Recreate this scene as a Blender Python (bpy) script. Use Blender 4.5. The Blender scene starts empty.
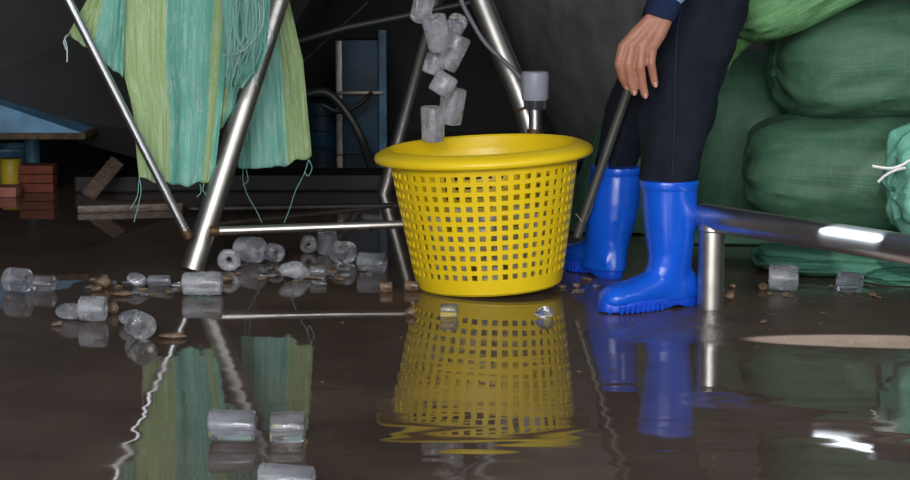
import bpy, bmesh, math, random
from mathutils import Vector, Matrix, noise, Euler
PI = math.pi
R = math.radians
S = bpy.context.scene
C = bpy.context.scene.collection

# ------------------------------------------------------------ camera
FPX, CAMH, PITCH = 1911.0, 0.838, R(8.4)
cd = bpy.data.cameras.new('camera'); cam = bpy.data.objects.new('camera', cd); C.objects.link(cam)
cam.location = (0, 0, CAMH); cam.rotation_euler = (PI/2 - PITCH, 0, 0)
cd.sensor_width = 36; cd.lens = FPX/910*36; cd.clip_start = .05; cd.clip_end = 60
S.camera = cam
# ------------------------------------------------------------ exposure, world, lights
S.view_settings.view_transform = 'Standard'; S.view_settings.look = 'None'
S.view_settings.exposure = 0.10; S.view_settings.gamma = 1; S.view_settings.use_curve_mapping = False
w = bpy.data.worlds.new('world'); S.world = w; w.use_nodes = True
w.node_tree.nodes['Background'].inputs[0].default_value = (.75, .85, 1, 1)
w.node_tree.nodes['Background'].inputs[1].default_value = .25
def area(name, loc, target, sx, sy, power, col=(1, 1, 1)):
    l = bpy.data.lights.new(name, 'AREA'); l.shape = 'RECTANGLE'; l.size = sx; l.size_y = sy; l.energy = power; l.color = col
    o = bpy.data.objects.new(name, l); C.objects.link(o); o.location = loc
    o.rotation_euler = (Vector(target) - Vector(loc)).to_track_quat('-Z', 'Y').to_euler(); return o
area('daylight_opening', (0, -2.6, 1.9), (0.0, 5, .45), 5.6, 2.2, 330, (1, .985, .97))
area('doorway_glow', (-.5, -1.6, 2.0), (0.0, 5, .35), .8, .8, 75, (1, .98, .96))
area('daylight_side', (3.3, 1.6, 2.2), (.7, 5, .4), .9, .9, 26, (.92, .97, 1))
def spot(name, loc, target, deg, power, scale=(1, 1, 1), blend=.25, size=.01, col=(1, .98, .95)):
    l = bpy.data.lights.new(name, 'SPOT'); l.energy = power; l.spot_size = R(deg); l.spot_blend = blend; l.shadow_soft_size = size; l.color = col
    o = bpy.data.objects.new(name, l); C.objects.link(o); o.location = loc
    o.rotation_euler = (Vector(target) - Vector(loc)).to_track_quat('-Z', 'Y').to_euler(); o.scale = scale; return o
spot('sun_through_roof_gap', (-1.57, 4.37, 2.7), (.85, 4.15, .12), 8, 2600, (.30, 1, 1), col=(.88, .94, 1))
spot('sun_on_sacks', (.9, 2.6, 2.9), (1.16, 4.78, .33), 6, 220)

# ------------------------------------------------------------ helpers
_f = Vector((0, math.cos(PITCH), -math.sin(PITCH))); _u = Vector((0, math.sin(PITCH), math.cos(PITCH)))
def P(px, py, Y):
    d = _f + Vector((1, 0, 0))*((px-455)/FPX) + _u*((240-py)/FPX)
    return Vector((0, 0, CAMH)) + d*(Y/d.y)
def G(px, py):
    d = _f + Vector((1, 0, 0))*((px-455)/FPX) + _u*((240-py)/FPX)
    return Vector((0, 0, CAMH)) + d*(-CAMH/d.z)

def tag(o, label=None, cat=None, group=None, kind=None):
    if label: o['label'] = label
    if cat: o['category'] = cat
    if group: o['group'] = group
    if kind: o['kind'] = kind
    return o
def thing(name, label, cat, loc, group=None):
    o = bpy.data.objects.new(name, None); C.objects.link(o); o.location = loc; o.empty_display_size = .05
    return tag(o, label, cat, group)
def obj(name, bm, mats, parent=None, smooth=True, origin=None):
    me = bpy.data.meshes.new(name)
    if origin is None:
        if parent is not None: origin = Vector((0, 0, 0))
        else:
            vs = [v.co for v in bm.verts]
            mn = Vector([min(v[i] for v in vs) for i in range(3)]); mx = Vector([max(v[i] for v in vs) for i in range(3)])
            origin = Vector(((mn.x+mx.x)/2, (mn.y+mx.y)/2, mn.z))
    if origin.length > 0: bmesh.ops.translate(bm, verts=bm.verts, vec=-origin)
    bm.to_mesh(me); bm.free()
    for m in (mats if isinstance(mats, (list, tuple)) else [mats]): me.materials.append(m)
    if smooth:
        me.shade_smooth()
        me.set_sharp_from_angle(angle=R(38))
    o = bpy.data.objects.new(name, me); C.objects.link(o)
    if parent is not None:
        o.parent = parent
        m = Matrix.Identity(4); p = parent; tot = Vector((0, 0, 0))
        while p is not None: tot += p.location; p = p.parent
        o.location = origin - tot
    else: o.location = origin
    return o
def grid(bm, rows, closed_u=False, closed_v=False, flip=False, mat=0):
    n = len(rows); m = len(rows[0]); vs = [[bm.verts.new(p) for p in r] for r in rows]; fs = []
    for i in range(n if closed_u else n-1):
        for j in range(m if closed_v else m-1):
            q = [vs[i][j], vs[i][(j+1) % m], vs[(i+1) % n][(j+1) % m], vs[(i+1) % n][j]]
            if flip: q.reverse()
            f = bm.faces.new(q); f.material_index = mat; fs.append(f)
    return vs
def loft(bm, rings, cap=True, mat=0):
    vs = grid(bm, rings, closed_v=True, mat=mat)
    if cap:
        for r, rev in ((vs[0], True), (vs[-1], False)):
            try: f = bm.faces.new(list(reversed(r)) if rev else r); f.material_index = mat
            except ValueError: pass
    return vs
def catmull(pts, k=8):
    pts = [Vector(p) for p in pts]
    if len(pts) < 3: return [pts[0].lerp(pts[-1], i/k) for i in range(k+1)]
    out = []; q = [pts[0]*2-pts[1]] + pts + [pts[-1]*2-pts[-2]]
    for i in range(1, len(q)-2):
        a, b, c, d = q[i-1], q[i], q[i+1], q[i+2]
        for s in range(k):
            t = s/k
            out.append(.5*((2*b)+(c-a)*t+(2*a-5*b+4*c-d)*t*t+(3*b-a-3*c+d)*t**3))
    out.append(pts[-1]); return out
def tube(bm, path, rad, segs=20, mat=0, cap=True):
    path = [Vector(p) for p in path]; n = len(path)
    if not isinstance(rad, (list, tuple)): rad = [rad]*n
    t0 = (path[1]-path[0]).normalized(); ref = Vector((0, 0, 1)) if abs(t0.z) < .9 else Vector((1, 0, 0))
    nrm = t0.cross(ref).normalized(); rings = []
    for i, p in enumerate(path):
        t = (path[min(i+1, n-1)] - path[max(i-1, 0)]).normalized()
        nrm = (nrm - t*nrm.dot(t)).normalized(); b = t.cross(nrm)
        rings.append([p + (nrm*math.cos(2*PI*k/segs) + b*math.sin(2*PI*k/segs))*rad[i] for k in range(segs)])
    return loft(bm, rings, cap, mat)
def capsule(bm, a, b, ra, rb, segs=16, flat=1.0):
    a, b = Vector(a), Vector(b); d = (b-a); L = d.length; d.normalize(); path = []; rad = []
    for i in range(6):
        th = PI/2*(1-i/5); path.append(a - d*ra*math.sin(th)); rad.append(max(ra*math.cos(th), 1e-4))
    for i in range(6):
        th = PI/2*i/5; path.append(b + d*rb*math.sin(th)); rad.append(max(rb*math.cos(th), 1e-4))
    tube(bm, path, rad, segs)
def chain(bm, pts, rads, segs=16):
    for i in range(len(pts)-1): capsule(bm, pts[i], pts[i+1], rads[i], rads[i+1], segs)
def box(bm, c, s, rot=(0, 0, 0), bev=.0, mat=0):
    M = Matrix.Translation(Vector(c)) @ Euler(rot).to_matrix().to_4x4() @ Matrix.Diagonal((s[0], s[1], s[2], 1))
    r = bmesh.ops.create_cube(bm, size=1, matrix=M)
    fs = set(f for v in r['verts'] for f in v.link_faces)
    for f in fs: f.material_index = mat
    if bev > 0:
        es = list(set(e for v in r['verts'] for e in v.link_edges))
        bmesh.ops.bevel(bm, geom=es, offset=bev, segments=2, affect='EDGES', profile=.6)
def lathe(bm, prof, segs=48, c=(0, 0, 0), closed=False, mat=0, capb=False):
    c = Vector(c)
    rings = [[c + Vector((r*math.cos(2*PI*k/segs), r*math.sin(2*PI*k/segs), z)) for k in range(segs)] for r, z in prof]
    if closed: rings.append(rings[0][:])
    return loft(bm, rings, cap=capb, mat=mat)

# ------------------------------------------------------------ materials
def mat(name, col, rough=.5, metal=0, spec=.5, var=0, vscale=8, bump=0, bscale=60, trans=0, ior=1.45, coat=0, col2=None, stretch=None, sss=0, det=4, bdist=.002):
    m = bpy.data.materials.new(name); m.use_nodes = True; nt = m.node_tree; b = nt.nodes['Principled BSDF']
    b.inputs['Base Color'].default_value = (*col, 1); b.inputs['Roughness'].default_value = rough
    b.inputs['Metallic'].default_value = metal; b.inputs['Specular IOR Level'].default_value = spec
    b.inputs['Transmission Weight'].default_value = trans; b.inputs['IOR'].default_value = ior
    b.inputs['Coat Weight'].default_value = coat; b.inputs['Coat Roughness'].default_value = .08
    if sss: b.inputs['Subsurface Weight'].default_value = sss; b.inputs['Subsurface Radius'].default_value = (.01, .004, .002)
    tc = nt.nodes.new('ShaderNodeTexCoord'); mp = nt.nodes.new('ShaderNodeMapping'); nt.links.new(tc.outputs['Object'], mp.inputs[0])
    if stretch: mp.inputs['Scale'].default_value = stretch
    if col2 or var:
        n = nt.nodes.new('ShaderNodeTexNoise'); n.inputs['Scale'].default_value = vscale; n.inputs['Detail'].default_value = det
        nt.links.new(mp.outputs[0], n.inputs['Vector']); cr = nt.nodes.new('ShaderNodeValToRGB'); nt.links.new(n.outputs[0], cr.inputs[0])
        c2 = col2 if col2 else tuple(c*(1-var) for c in col)
        cr.color_ramp.elements[0].position = .35; cr.color_ramp.elements[0].color = (*c2, 1)
        cr.color_ramp.elements[1].position = .65; cr.color_ramp.elements[1].color = (*col, 1)
        nt.links.new(cr.outputs[0], b.inputs['Base Color'])
    if bump:
        n2 = nt.nodes.new('ShaderNodeTexNoise'); n2.inputs['Scale'].default_value = bscale; n2.inputs['Detail'].default_value = 3
        nt.links.new(mp.outputs[0], n2.inputs['Vector']); bp = nt.nodes.new('ShaderNodeBump'); bp.inputs['Strength'].default_value = bump
        bp.inputs['Distance'].default_value = bdist; nt.links.new(n2.outputs[0], bp.inputs['Height']); nt.links.new(bp.outputs[0], b.inputs['Normal'])
    return m
M = {}
M['yellow'] = mat('yellow_plastic', (.84, .60, .012), .36, var=.06, vscale=5, bump=.15, bscale=25, sss=.16)
M['blue'] = mat('blue_rubber', (.006, .10, .68), .24, var=.12, vscale=9, bump=.1, bscale=14)
M['bluesole'] = mat('blue_rubber_sole', (.006, .07, .60), .4, bump=.2, bscale=60)
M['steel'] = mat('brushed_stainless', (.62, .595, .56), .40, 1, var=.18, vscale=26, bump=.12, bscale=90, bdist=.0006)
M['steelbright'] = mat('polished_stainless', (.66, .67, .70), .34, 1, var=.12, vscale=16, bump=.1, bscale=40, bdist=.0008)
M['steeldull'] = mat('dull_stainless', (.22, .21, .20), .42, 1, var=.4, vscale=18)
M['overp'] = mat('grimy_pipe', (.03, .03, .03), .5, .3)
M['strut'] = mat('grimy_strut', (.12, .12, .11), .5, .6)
M['weld'] = mat('weld_seam', (.16, .09, .045), .6, .6, var=.5, vscale=90)
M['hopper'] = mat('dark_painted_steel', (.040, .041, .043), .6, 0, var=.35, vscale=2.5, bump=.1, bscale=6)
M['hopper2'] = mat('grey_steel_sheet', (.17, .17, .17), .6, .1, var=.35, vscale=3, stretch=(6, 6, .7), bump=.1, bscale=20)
M['wall'] = mat('grimy_wall', (.05, .053, .056), .8, var=.5, vscale=2)
M['conc'] = mat('shade_dark_concrete', (.007, .007, .007), .6, var=.5, vscale=7, bump=.4, bscale=30)  # kerb: the shade at the back is put into this near-black colour
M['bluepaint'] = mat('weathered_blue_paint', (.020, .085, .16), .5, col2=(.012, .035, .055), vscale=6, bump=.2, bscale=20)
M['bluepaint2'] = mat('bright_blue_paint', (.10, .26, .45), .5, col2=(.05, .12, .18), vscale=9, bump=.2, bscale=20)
M['rust'] = mat('rusty_edge', (.09, .06, .035), .8, var=.6, vscale=30)
M['brick'] = mat('red_brick', (.16, .04, .022), .85, var=.3, vscale=20, bump=.4, bscale=40)
M['pinkbrick'] = mat('pale_red_brick', (.34, .12, .09), .85, var=.3, vscale=20)
M['mortar'] = mat('mortar', (.03, .025, .02), .9)
M['yellowtin'] = mat('yellow_tin', (.4, .3, .02), .5)
M['wood'] = mat('wet_wood', (.19, .135, .10), .45, col2=(.07, .05, .04), vscale=18, stretch=(1, 8, 8), bump=.3, bscale=30)
M['white'] = mat('white_plastic_cord', (.62, .62, .62), .5)
M['capgrey'] = mat('grey_plastic', (.36, .37, .45), .38)
M['collar'] = mat('dark_grey_plastic', (.05, .055, .07), .5)
M['cable'] = mat('grey_cable', (.16, .165, .19), .45)
M['hose'] = mat('black_hose', (.03, .035, .035), .4)
M['navy'] = mat('navy_cloth', (.0085, .0115, .021), .85, spec=.25, var=.2, vscale=20, bump=.25, bscale=350)
M['navycuff'] = mat('navy_knit', (.012, .02, .055), .9, spec=.2, bump=.5, bscale=300)
M['seam'] = mat('navy_seam', (.02, .026, .045), .8, spec=.2)
M['lightblue'] = mat('light_blue_cloth', (.27, .42, .60), .85, spec=.2, bump=.2, bscale=250)
M['skin'] = mat('skin', (.40, .185, .125), .5, col2=(.33, .14, .09), vscale=28, bump=.3, bscale=160, sss=.12, bdist=.001)
M['nail'] = mat('fingernail', (.62, .33, .28), .3)
M['hair'] = mat('black_hair', (.008, .007, .006), .5, bump=.6, bscale=120)
M['eye'] = mat('eye_dark', (.02, .015, .01), .15)
M['thread'] = mat('plastic_thread', (.20, .42, .37), .5)
M['palethread'] = mat('pale_thread', (.42, .50, .55), .5)

def weave(name, stops, axis=0, bumpk=.4, rough=.5, var=.28, rib=420, mott=.5):
    """woven plastic: colour stripes along UV u; fine ribs and crumples"""
    m = bpy.data.materials.new(name); m.use_nodes = True; nt = m.node_tree; b = nt.nodes['Principled BSDF']
    L = nt.links.new; N = nt.nodes.new
    b.inputs['Roughness'].default_value = rough; b.inputs['Specular IOR Level'].default_value = .35
    uv = N('ShaderNodeUVMap'); uv.uv_map = 'UVMap'
    sp = N('ShaderNodeSeparateXYZ'); L(uv.outputs[0], sp.inputs[0])
    wn = N('ShaderNodeTexNoise'); wn.inputs['Scale'].default_value = 3; L(uv.outputs[0], wn.inputs['Vector'])
    ad = N('ShaderNodeMath'); ad.operation = 'MULTIPLY_ADD'; ad.inputs[1].default_value = .02; L(wn.outputs[0], ad.inputs[0]); L(sp.outputs[axis], ad.inputs[2])
    cr = N('ShaderNodeValToRGB'); L(ad.outputs[0], cr.inputs[0]); e = cr.color_ramp.elements
    cr.color_ramp.interpolation = 'LINEAR'
    while len(e) > 1: e.remove(e[0])
    e[0].position = stops[0][0]; e[0].color = (*stops[0][1], 1)
    for p, c in stops[1:]:
        x = e.new(p); x.color = (*c, 1)
    # streaks along the weave
    mp = N('ShaderNodeMapping'); L(uv.outputs[0], mp.inputs[0]); mp.inputs['Scale'].default_value = (60, 3, 1) if axis == 0 else (3, 60, 1)
    n = N('ShaderNodeTexNoise'); n.inputs['Scale'].default_value = 1; n.inputs['Detail'].default_value = 4; L(mp.outputs[0], n.inputs['Vector'])
    mr = N('ShaderNodeMapRange'); mr.inputs[1].default_value = .3; mr.inputs[2].default_value = .7; mr.inputs[3].default_value = 1-var; mr.inputs[4].default_value = 1+var*.6; L(n.outputs[0], mr.inputs[0])
    mx = N('ShaderNodeMix'); mx.data_type = 'RGBA'; mx.blend_type = 'MULTIPLY'; mx.inputs[0].default_value = 1
    L(cr.outputs[0], mx.inputs[6]); L(mr.outputs[0], mx.inputs[7]); cn0 = N('ShaderNodeTexNoise'); cn0.inputs['Scale'].default_value = 9; cn0.inputs['Detail'].default_value = 8; cn0.inputs['Roughness'].default_value = .75; cn0.inputs['Distortion'].default_value = 1.2
    mp0 = N('ShaderNodeMapping'); mp0.inputs['Scale'].default_value = (2.2, 1, 1); L(uv.outputs[0], mp0.inputs[0]); L(mp0.outputs[0], cn0.inputs['Vector'])
    mr0 = N('ShaderNodeMapRange'); mr0.inputs[1].default_value = .50; mr0.inputs[2].default_value = .72; mr0.inputs[3].default_value = 0; mr0.inputs[4].default_value = mott; L(cn0.outputs[0], mr0.inputs[0])
    mx0 = N('ShaderNodeMix'); mx0.data_type = 'RGBA'; L(mr0.outputs[0], mx0.inputs[0]); L(mx.outputs[2], mx0.inputs[6]); mx0.inputs[7].default_value = (.72, .80, .74, 1)
    L(mx0.outputs[2], b.inputs['Base Color'])
    wv = N('ShaderNodeTexWave'); wv.wave_type = 'BANDS'; wv.bands_direction = 'X'; wv.inputs['Scale'].default_value = rib/6; L(uv.outputs[0], wv.inputs['Vector'])
    wv2 = N('ShaderNodeTexWave'); wv2.wave_type = 'BANDS'; wv2.bands_direction = 'Y'; wv2.inputs['Scale'].default_value = rib/6; L(uv.outputs[0], wv2.inputs['Vector'])
    aa = N('ShaderNodeMath'); aa.operation = 'ADD'; L(wv.outputs[1], aa.inputs[0]); L(wv2.outputs[1], aa.inputs[1])
    cn = N('ShaderNodeTexNoise'); cn.inputs['Scale'].default_value = 26; cn.inputs['Detail'].default_value = 8; cn.inputs['Roughness'].default_value = .68; cn.inputs['Distortion'].default_value = .6; L(uv.outputs[0], cn.inputs['Vector'])
    bb = N('ShaderNodeMath'); bb.operation = 'MULTIPLY_ADD'; bb.inputs[1].default_value = 12; L(cn.outputs[0], bb.inputs[0]); L(aa.outputs[0], bb.inputs[2])
    bp = N('ShaderNodeBump'); bp.inputs['Strength'].default_value = bumpk; bp.inputs['Distance'].default_value = .0016; L(bb.outputs[0], bp.inputs['Height']); L(bp.outputs[0], b.inputs['Normal'])
    return m
TE = (.13, .42, .33); TE2 = (.20, .50, .43); YG = (.36, .50, .23); YG2 = (.29, .42, .17)
M['clothA'] = weave('striped_sack_weave', [(0, YG2), (.03, YG), (.40, YG), (.43, TE), (.70, TE2), (.84, TE), (.86, YG), (.93, YG2), (.95, TE), (1, TE)])
M['clothB'] = weave('striped_sack_weave_right', [(0, TE), (.3, TE2), (.66, TE2), (.70, YG), (1, YG2)])
M['clothC'] = weave('striped_sack_weave_flap', [(0, YG2), (.42, YG), (.46, TE2), (1, TE)])
M['clothD'] = weave('frayed_weave', [(0, TE2), (1, TE2)], bumpk=.5)
gA = (.045, .122, .070); gB = (.058, .150, .088)
M['sackA'] = weave('dark_green_sack', [(0, gA), (.5, gB), (1, gA)], 1, .22, .55, .16, 300, mott=.06)
M['sackB'] = weave('bright_green_sack', [(0, (.10, .28, .09)), (.5, (.16, .38, .16)), (1, (.10, .28, .09))], 1, .6, .5, .3, 300, mott=.06)
M['sackF'] = weave('sunlit_teal_sack', [(0, (.13, .38, .29)), (1, (.16, .42, .32))], 1, .5, .5, .25, 300, mott=.1)  # teal brightened so the colour itself carries the sunlight on this sack
M['sackC'] = weave('teal_green_sack', [(0, (.055, .19, .125)), (1, (.08, .25, .18))], 1, .5, .5, .25, 300, mott=.06)

def ice_mat(name, col, rough, milk):
    m = bpy.data.materials.new(name); m.use_nodes = True; nt = m.node_tree; b = nt.nodes['Principled BSDF']; L = nt.links.new; N = nt.nodes.new
    b.inputs['Base Color'].default_value = (*col, 1); b.inputs['Roughness'].default_value = rough; b.inputs['IOR'].default_value = 1.31
    tc = N('ShaderNodeTexCoord'); n = N('ShaderNodeTexNoise'); n.inputs['Scale'].default_value = 28; n.inputs['Detail'].default_value = 5; L(tc.outputs['Object'], n.inputs['Vector'])
    mr = N('ShaderNodeMapRange'); mr.inputs[1].default_value = .35; mr.inputs[2].default_value = .7; mr.inputs[3].default_value = 1-milk*.45; mr.inputs[4].default_value = max(0, 1-milk*1.5); L(n.outputs[0], mr.inputs[0])
    L(mr.outputs[0], b.inputs['Transmission Weight'])
    bp = N('ShaderNodeBump'); bp.inputs['Strength'].default_value = .5; bp.inputs['Distance'].default_value = .004; L(n.outputs[0], bp.inputs['Height']); L(bp.outputs[0], b.inputs['Normal'])
    return m
M['ice'] = ice_mat('ice_milky', (.66, .68, .75), .10, .16)
M['iceclear'] = ice_mat('ice_clear', (.84, .85, .9), .04, .08)
M['icewhite'] = ice_mat('ice_frosted', (.68, .69, .74), .20, .30)
M['icemilk'] = ice_mat('ice_opaque', (.86, .85, .80), .35, .8)
M['icebrown'] = ice_mat('ice_muddy', (.36, .25, .17), .22, .42)

# floor ---------------------------------------------------------
def floor_mat():
    m = bpy.data.materials.new('wet_concrete'); m.use_nodes = True; nt = m.node_tree; b = nt.nodes['Principled BSDF']; L = nt.links.new; N = nt.nodes.new
    tc = N('ShaderNodeTexCoord'); o = tc.outputs['Object']
    n1 = N('ShaderNodeTexNoise'); n1.inputs['Scale'].default_value = 2.6; n1.inputs['Detail'].default_value = 8; n1.inputs['Roughness'].default_value = .65; L(o, n1.inputs['Vector'])
    cr = N('ShaderNodeValToRGB'); L(n1.outputs[0], cr.inputs[0])
    cr.color_ramp.elements[0].position = .3; cr.color_ramp.elements[0].color = (.068, .048, .038, 1)
    cr.color_ramp.elements[1].position = .72; cr.color_ramp.elements[1].color = (.130, .093, .073, 1)
    L(cr.outputs[0], b.inputs['Base Color'])
    b.inputs['IOR'].default_value = 1.36
    # bare damp patch beside the bench: exposed gritty concrete with its own outline
    sp = N('ShaderNodeSeparateXYZ'); L(o, sp.inputs[0])
    def m2(op, a, bb, c=None):
        q = N('ShaderNodeMath'); q.operation = op
        for i, v in enumerate((a, bb, c)):
            if v is None: continue
            if hasattr(v, 'is_linked') or hasattr(v, 'links'): L(v, q.inputs[i])
            else: q.inputs[i].default_value = v
        return q.outputs[0]
    dx = m2('MULTIPLY', m2('SUBTRACT', sp.outputs[0], 1.15), 1.25); dy = m2('MULTIPLY', m2('SUBTRACT', sp.outputs[1], 4.35), 2.3)
    d = m2('SQRT', m2('ADD', m2('MULTIPLY', dx, dx), m2('MULTIPLY', dy, dy)), None)
    n3 = N('ShaderNodeTexNoise'); n3.inputs['Scale'].default_value = 12; n3.inputs['Detail'].default_value = 6; L(o, n3.inputs['Vector'])
    dd = m2('ADD', d, m2('MULTIPLY', n3.outputs[0], .9))
    mask = N('ShaderNodeMapRange'); mask.inputs[1].default_value = 1.05; mask.inputs[2].default_value = 1.5; mask.inputs[3].default_value = 1; mask.inputs[4].default_value = 0; L(dd, mask.inputs[0])
    rr = m2('MULTIPLY_ADD', mask.outputs[0], .32, m2('MULTIPLY', m2('MAXIMUM', m2('SUBTRACT', n1.outputs[0], .5), 0), .35)); rr = m2('ADD', rr, .02); L(rr, b.inputs['Roughness'])
    L(m2('MULTIPLY_ADD', mask.outputs[0], -.42, .5), b.inputs['Specular IOR Level'])
    # ripples
    mp = N('ShaderNodeMapping'); mp.inputs['Scale'].default_value = (4, 13, 1); L(o, mp.inputs[0])
    r1 = N('ShaderNodeTexNoise'); r1.inputs['Scale'].default_value = 1; r1.inputs['Detail'].default_value = .6; L(mp.outputs[0], r1.inputs['Vector'])
    big = N('ShaderNodeTexNoise'); big.inputs['Scale'].default_value = 1.1; L(o, big.inputs['Vector'])
    fall = N('ShaderNodeMapRange'); fall.inputs[1].default_value = 4.3; fall.inputs[2].default_value = 3.2; fall.inputs[3].default_value = .3; fall.inputs[4].default_value = 1.25; L(sp.outputs[1], fall.inputs[0])
    h1 = m2('MULTIPLY', m2('MULTIPLY', r1.outputs[0], fall.outputs[0]), .00085)
    g = N('ShaderNodeTexNoise'); g.inputs['Scale'].default_value = 160; g.inputs['Detail'].default_value = 3; L(o, g.inputs['Vector'])
    h2 = m2('MULTIPLY', m2('MULTIPLY', g.outputs[0], mask.outputs[0]), .0022)
    bp = N('ShaderNodeBump'); bp.inputs['Strength'].default_value = 1; bp.inputs['Distance'].default_value = 1; L(m2('ADD', h1, h2), bp.inputs['Height']); L(bp.outputs[0], b.inputs['Normal'])
    return m
M['floor'] = floor_mat()

# ------------------------------------------------------------ the setting
def struct(name, bm, m, smooth=False):
    o = obj(name, bm, m, None, smooth); o['kind'] = 'structure'; return o
def quad(name, pts, m, thick=.08):
    bm = bmesh.new(); a = [Vector(p) for p in pts]
    n = (a[1]-a[0]).cross(a[2]-a[0]).normalized()*thick
    v1 = [bm.verts.new(p) for p in a]; v2 = [bm.verts.new(p-n) for p in a]
    bm.faces.new(v1); bm.faces.new(v2[::-1])
    for i in range(4): bm.faces.new([v1[i], v2[i], v2[(i+1) % 4], v1[(i+1) % 4]])
    bmesh.ops.recalc_face_normals(bm, faces=bm.faces)
    return struct(name, bm, m)
bm = bmesh.new()
grid(bm, [[(x, y, 0) for x in (-5, 5)] for y in (-3, 10)], flip=True)
fl = struct('floor', bm, M['floor']); fl.data.transform(Matrix.Translation(fl.location)); fl.location = (0, 0, 0)
quad('wall_back', [(-4.2, 9.4, -.05), (4.2, 9.4, -.05), (4.2, 9.4, 3.4), (-4.2, 9.4, 3.4)], M['wall'], -.1)
quad('wall_left', [(-4.2, 1.5, -.05), (-4.2, 9.4, -.05), (-4.2, 9.4, 3.4), (-4.2, 1.5, 3.4)], M['wall'], -.1)
quad('wall_right', [(4.2, 3.2, -.05), (4.2, 9.4, -.05), (4.2, 9.4, 3.4), (4.2, 3.2, 3.4)], M['wall'], -.1)
quad('ceiling', [(-4.2, 4.6, 3.4), (4.2, 4.6, 3.4), (4.2, 9.4, 3.4), (-4.2, 9.4, 3.4)], M['wall'], -.1)
# low concrete kerb at the back
bm = bmesh.new()
for i, (x0, x1) in enumerate(((-1.36, -1.15), (-1.15, -.1), (-.1, 1.4))):
    box(bm, ((x0+x1)/2, 6.95+.05*i, .03), (x1-x0+.02, .25, .06), (0, 0, .01*i), .008)
struct('trim_1', bm, M['conc'])
# narrow daylit slit in the back wall
bm = bmesh.new(); a = P(386, 53, 9.37); b_ = P(386, 76, 9.37)
box(bm, (a+b_)/2, (.020, .03, (a-b_).length))
em = bpy.data.materials.new('daylight_gap'); em.use_nodes = True
eb = em.node_tree.nodes['Principled BSDF']; eb.inputs['Emission Color'].default_value = (.9, .95, 1, 1); eb.inputs['Emission Strength'].default_value = 1.4
struct('window_1', bm, em)

# ------------------------------------------------------------ hoppers and machinery in the background
def poly_hopper():
    bm = bmesh.new()
    top = [(-5, 5.9, 1.9), (-.30, 5.9, 1.9), (-.30, 8.6, 1.9), (-5, 8.6, 1.9)]
    b0 = P(175, 163, 7.0); b1 = P(215, 163, 7.0)
    bot = [(b0.x, 6.85, b0.z), (b1.x, 6.85, b1.z), (b1.x, 7.2, b1.z), (b0.x, 7.2, b0.z)]
    # left lower shoulder so the underside runs out nearly level to the left
    sh = P(-40, 92, 6.95)
    rows = [[Vector(p) for p in bot],
            [Vector((sh.x, 6.55, sh.z)), Vector((b1.x+.06, 6.75, b1.z+.10)), Vector((b1.x+.06, 7.4, b1.z+.10)), Vector((sh.x, 7.6, sh.z))],
            [Vector((-4.2, 6.2, .9)), Vector((-.31, 6.3, .96)), Vector((-.31, 8.0, .96)), Vector((-4.2, 8.0, .9))],
            [Vector(p) for p in top], [Vector((p[0], p[1], 2.6)) for p in top]]
    vs = loft(bm, rows)
    bmesh.ops.recalc_face_normals(bm, faces=bm.faces)
    return bm
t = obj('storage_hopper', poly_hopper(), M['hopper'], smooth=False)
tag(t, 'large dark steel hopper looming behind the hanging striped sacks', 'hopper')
bm = bmesh.new(); tube(bm, [P(195, 166, 7.02), P(195, 178, 7.02)], .07, 20); obj('outlet_spout', bm, M['steeldull'], t)
bm = bmesh.new()
tube(bm, [P(305, 60, 6.62), P(368, 2, 6.5)], .008, 8); obj('edge_weld', bm, M['steeldull'], t)

# second hopper: a tapering grey drum behind the stand
bm = bmesh.new(); c = P(652, 100, 7.0); c.z = 0
prof = [(.28, .10), (.32, .12), (.66, .80), (.90, 1.35), (.90, 2.3)]
lathe(bm, prof, 64, (c.x, 7.0, 0), capb=True)
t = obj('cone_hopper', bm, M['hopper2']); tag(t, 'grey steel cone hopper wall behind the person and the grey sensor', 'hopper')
bm = bmesh.new(); tube(bm, [(c.x, 7, .10), (c.x, 7, .0)], .12, 24); obj('outlet_spout', bm, M['steeldull'], t)
bm = bmesh.new(); lathe(bm, [(.665, .79), (.675, .80), (.675, .83), (.665, .84)], 64, (c.x, 7.0, 0)); obj('seam_band', bm, M['hopper2'], t)

# blue cabinet with post
def P3(a, b, Y): return (P(a[0], a[1], Y) + P(b[0], b[1], Y))/2
base = P(360, 190, 8.2); base.z = 0
t = thing('blue_cabinet', 'dim blue sheet metal cabinet behind the hanging sacks and yellow basket', 'cabinet', base)
a = P(342, 40, 8.2); d = P(378, 40, 8.2)
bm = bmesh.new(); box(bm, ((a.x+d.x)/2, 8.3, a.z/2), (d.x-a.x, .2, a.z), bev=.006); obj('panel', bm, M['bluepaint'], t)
bm = bmesh.new(); box(bm, (d.x+.02, 8.18, a.z/2+.02), (.035, .035, a.z+.05), bev=.004); obj('corner_post', bm, M['bluepaint2'], t)
bm = bmesh.new(); box(bm, (a.x-.012, 8.18, a.z/2), (.03, .035, a.z), bev=.004); obj('corner_post', bm, M['steeldull'], t)
q = P(360, 93, 8.16); bm = bmesh.new(); box(bm, (q.x, 8.16, q.z), (d.x-a.x+.05, .02, .016), bev=.003); obj('crossbar', bm, M['steeldull'], t)
# hose loops
bm = bmesh.new(); tube(bm, catmull([P(300, 96, 7.6), P(325, 92, 7.6), P(345, 110, 7.6), P(362, 140, 7.6), P(378, 185, 7.6), G(384, 191)+Vector((0, .1, .02))], 8), .018, 10)
t = obj('black_hose', bm, M['hose']); tag(t, 'thick dark hose drooping in front of the dim blue cabinet', 'hose')
bm = bmesh.new(); tube(bm, catmull([P(322, 105, 7.9), P(340, 112, 7.9), P(360, 104, 7.9), P(372, 92, 7.9)], 8), .010, 8)
t = obj('thin_pipe', bm, M['steeldull']); tag(t, 'thin bent pipe low across the dim blue cabinet', 'pipe')
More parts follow.
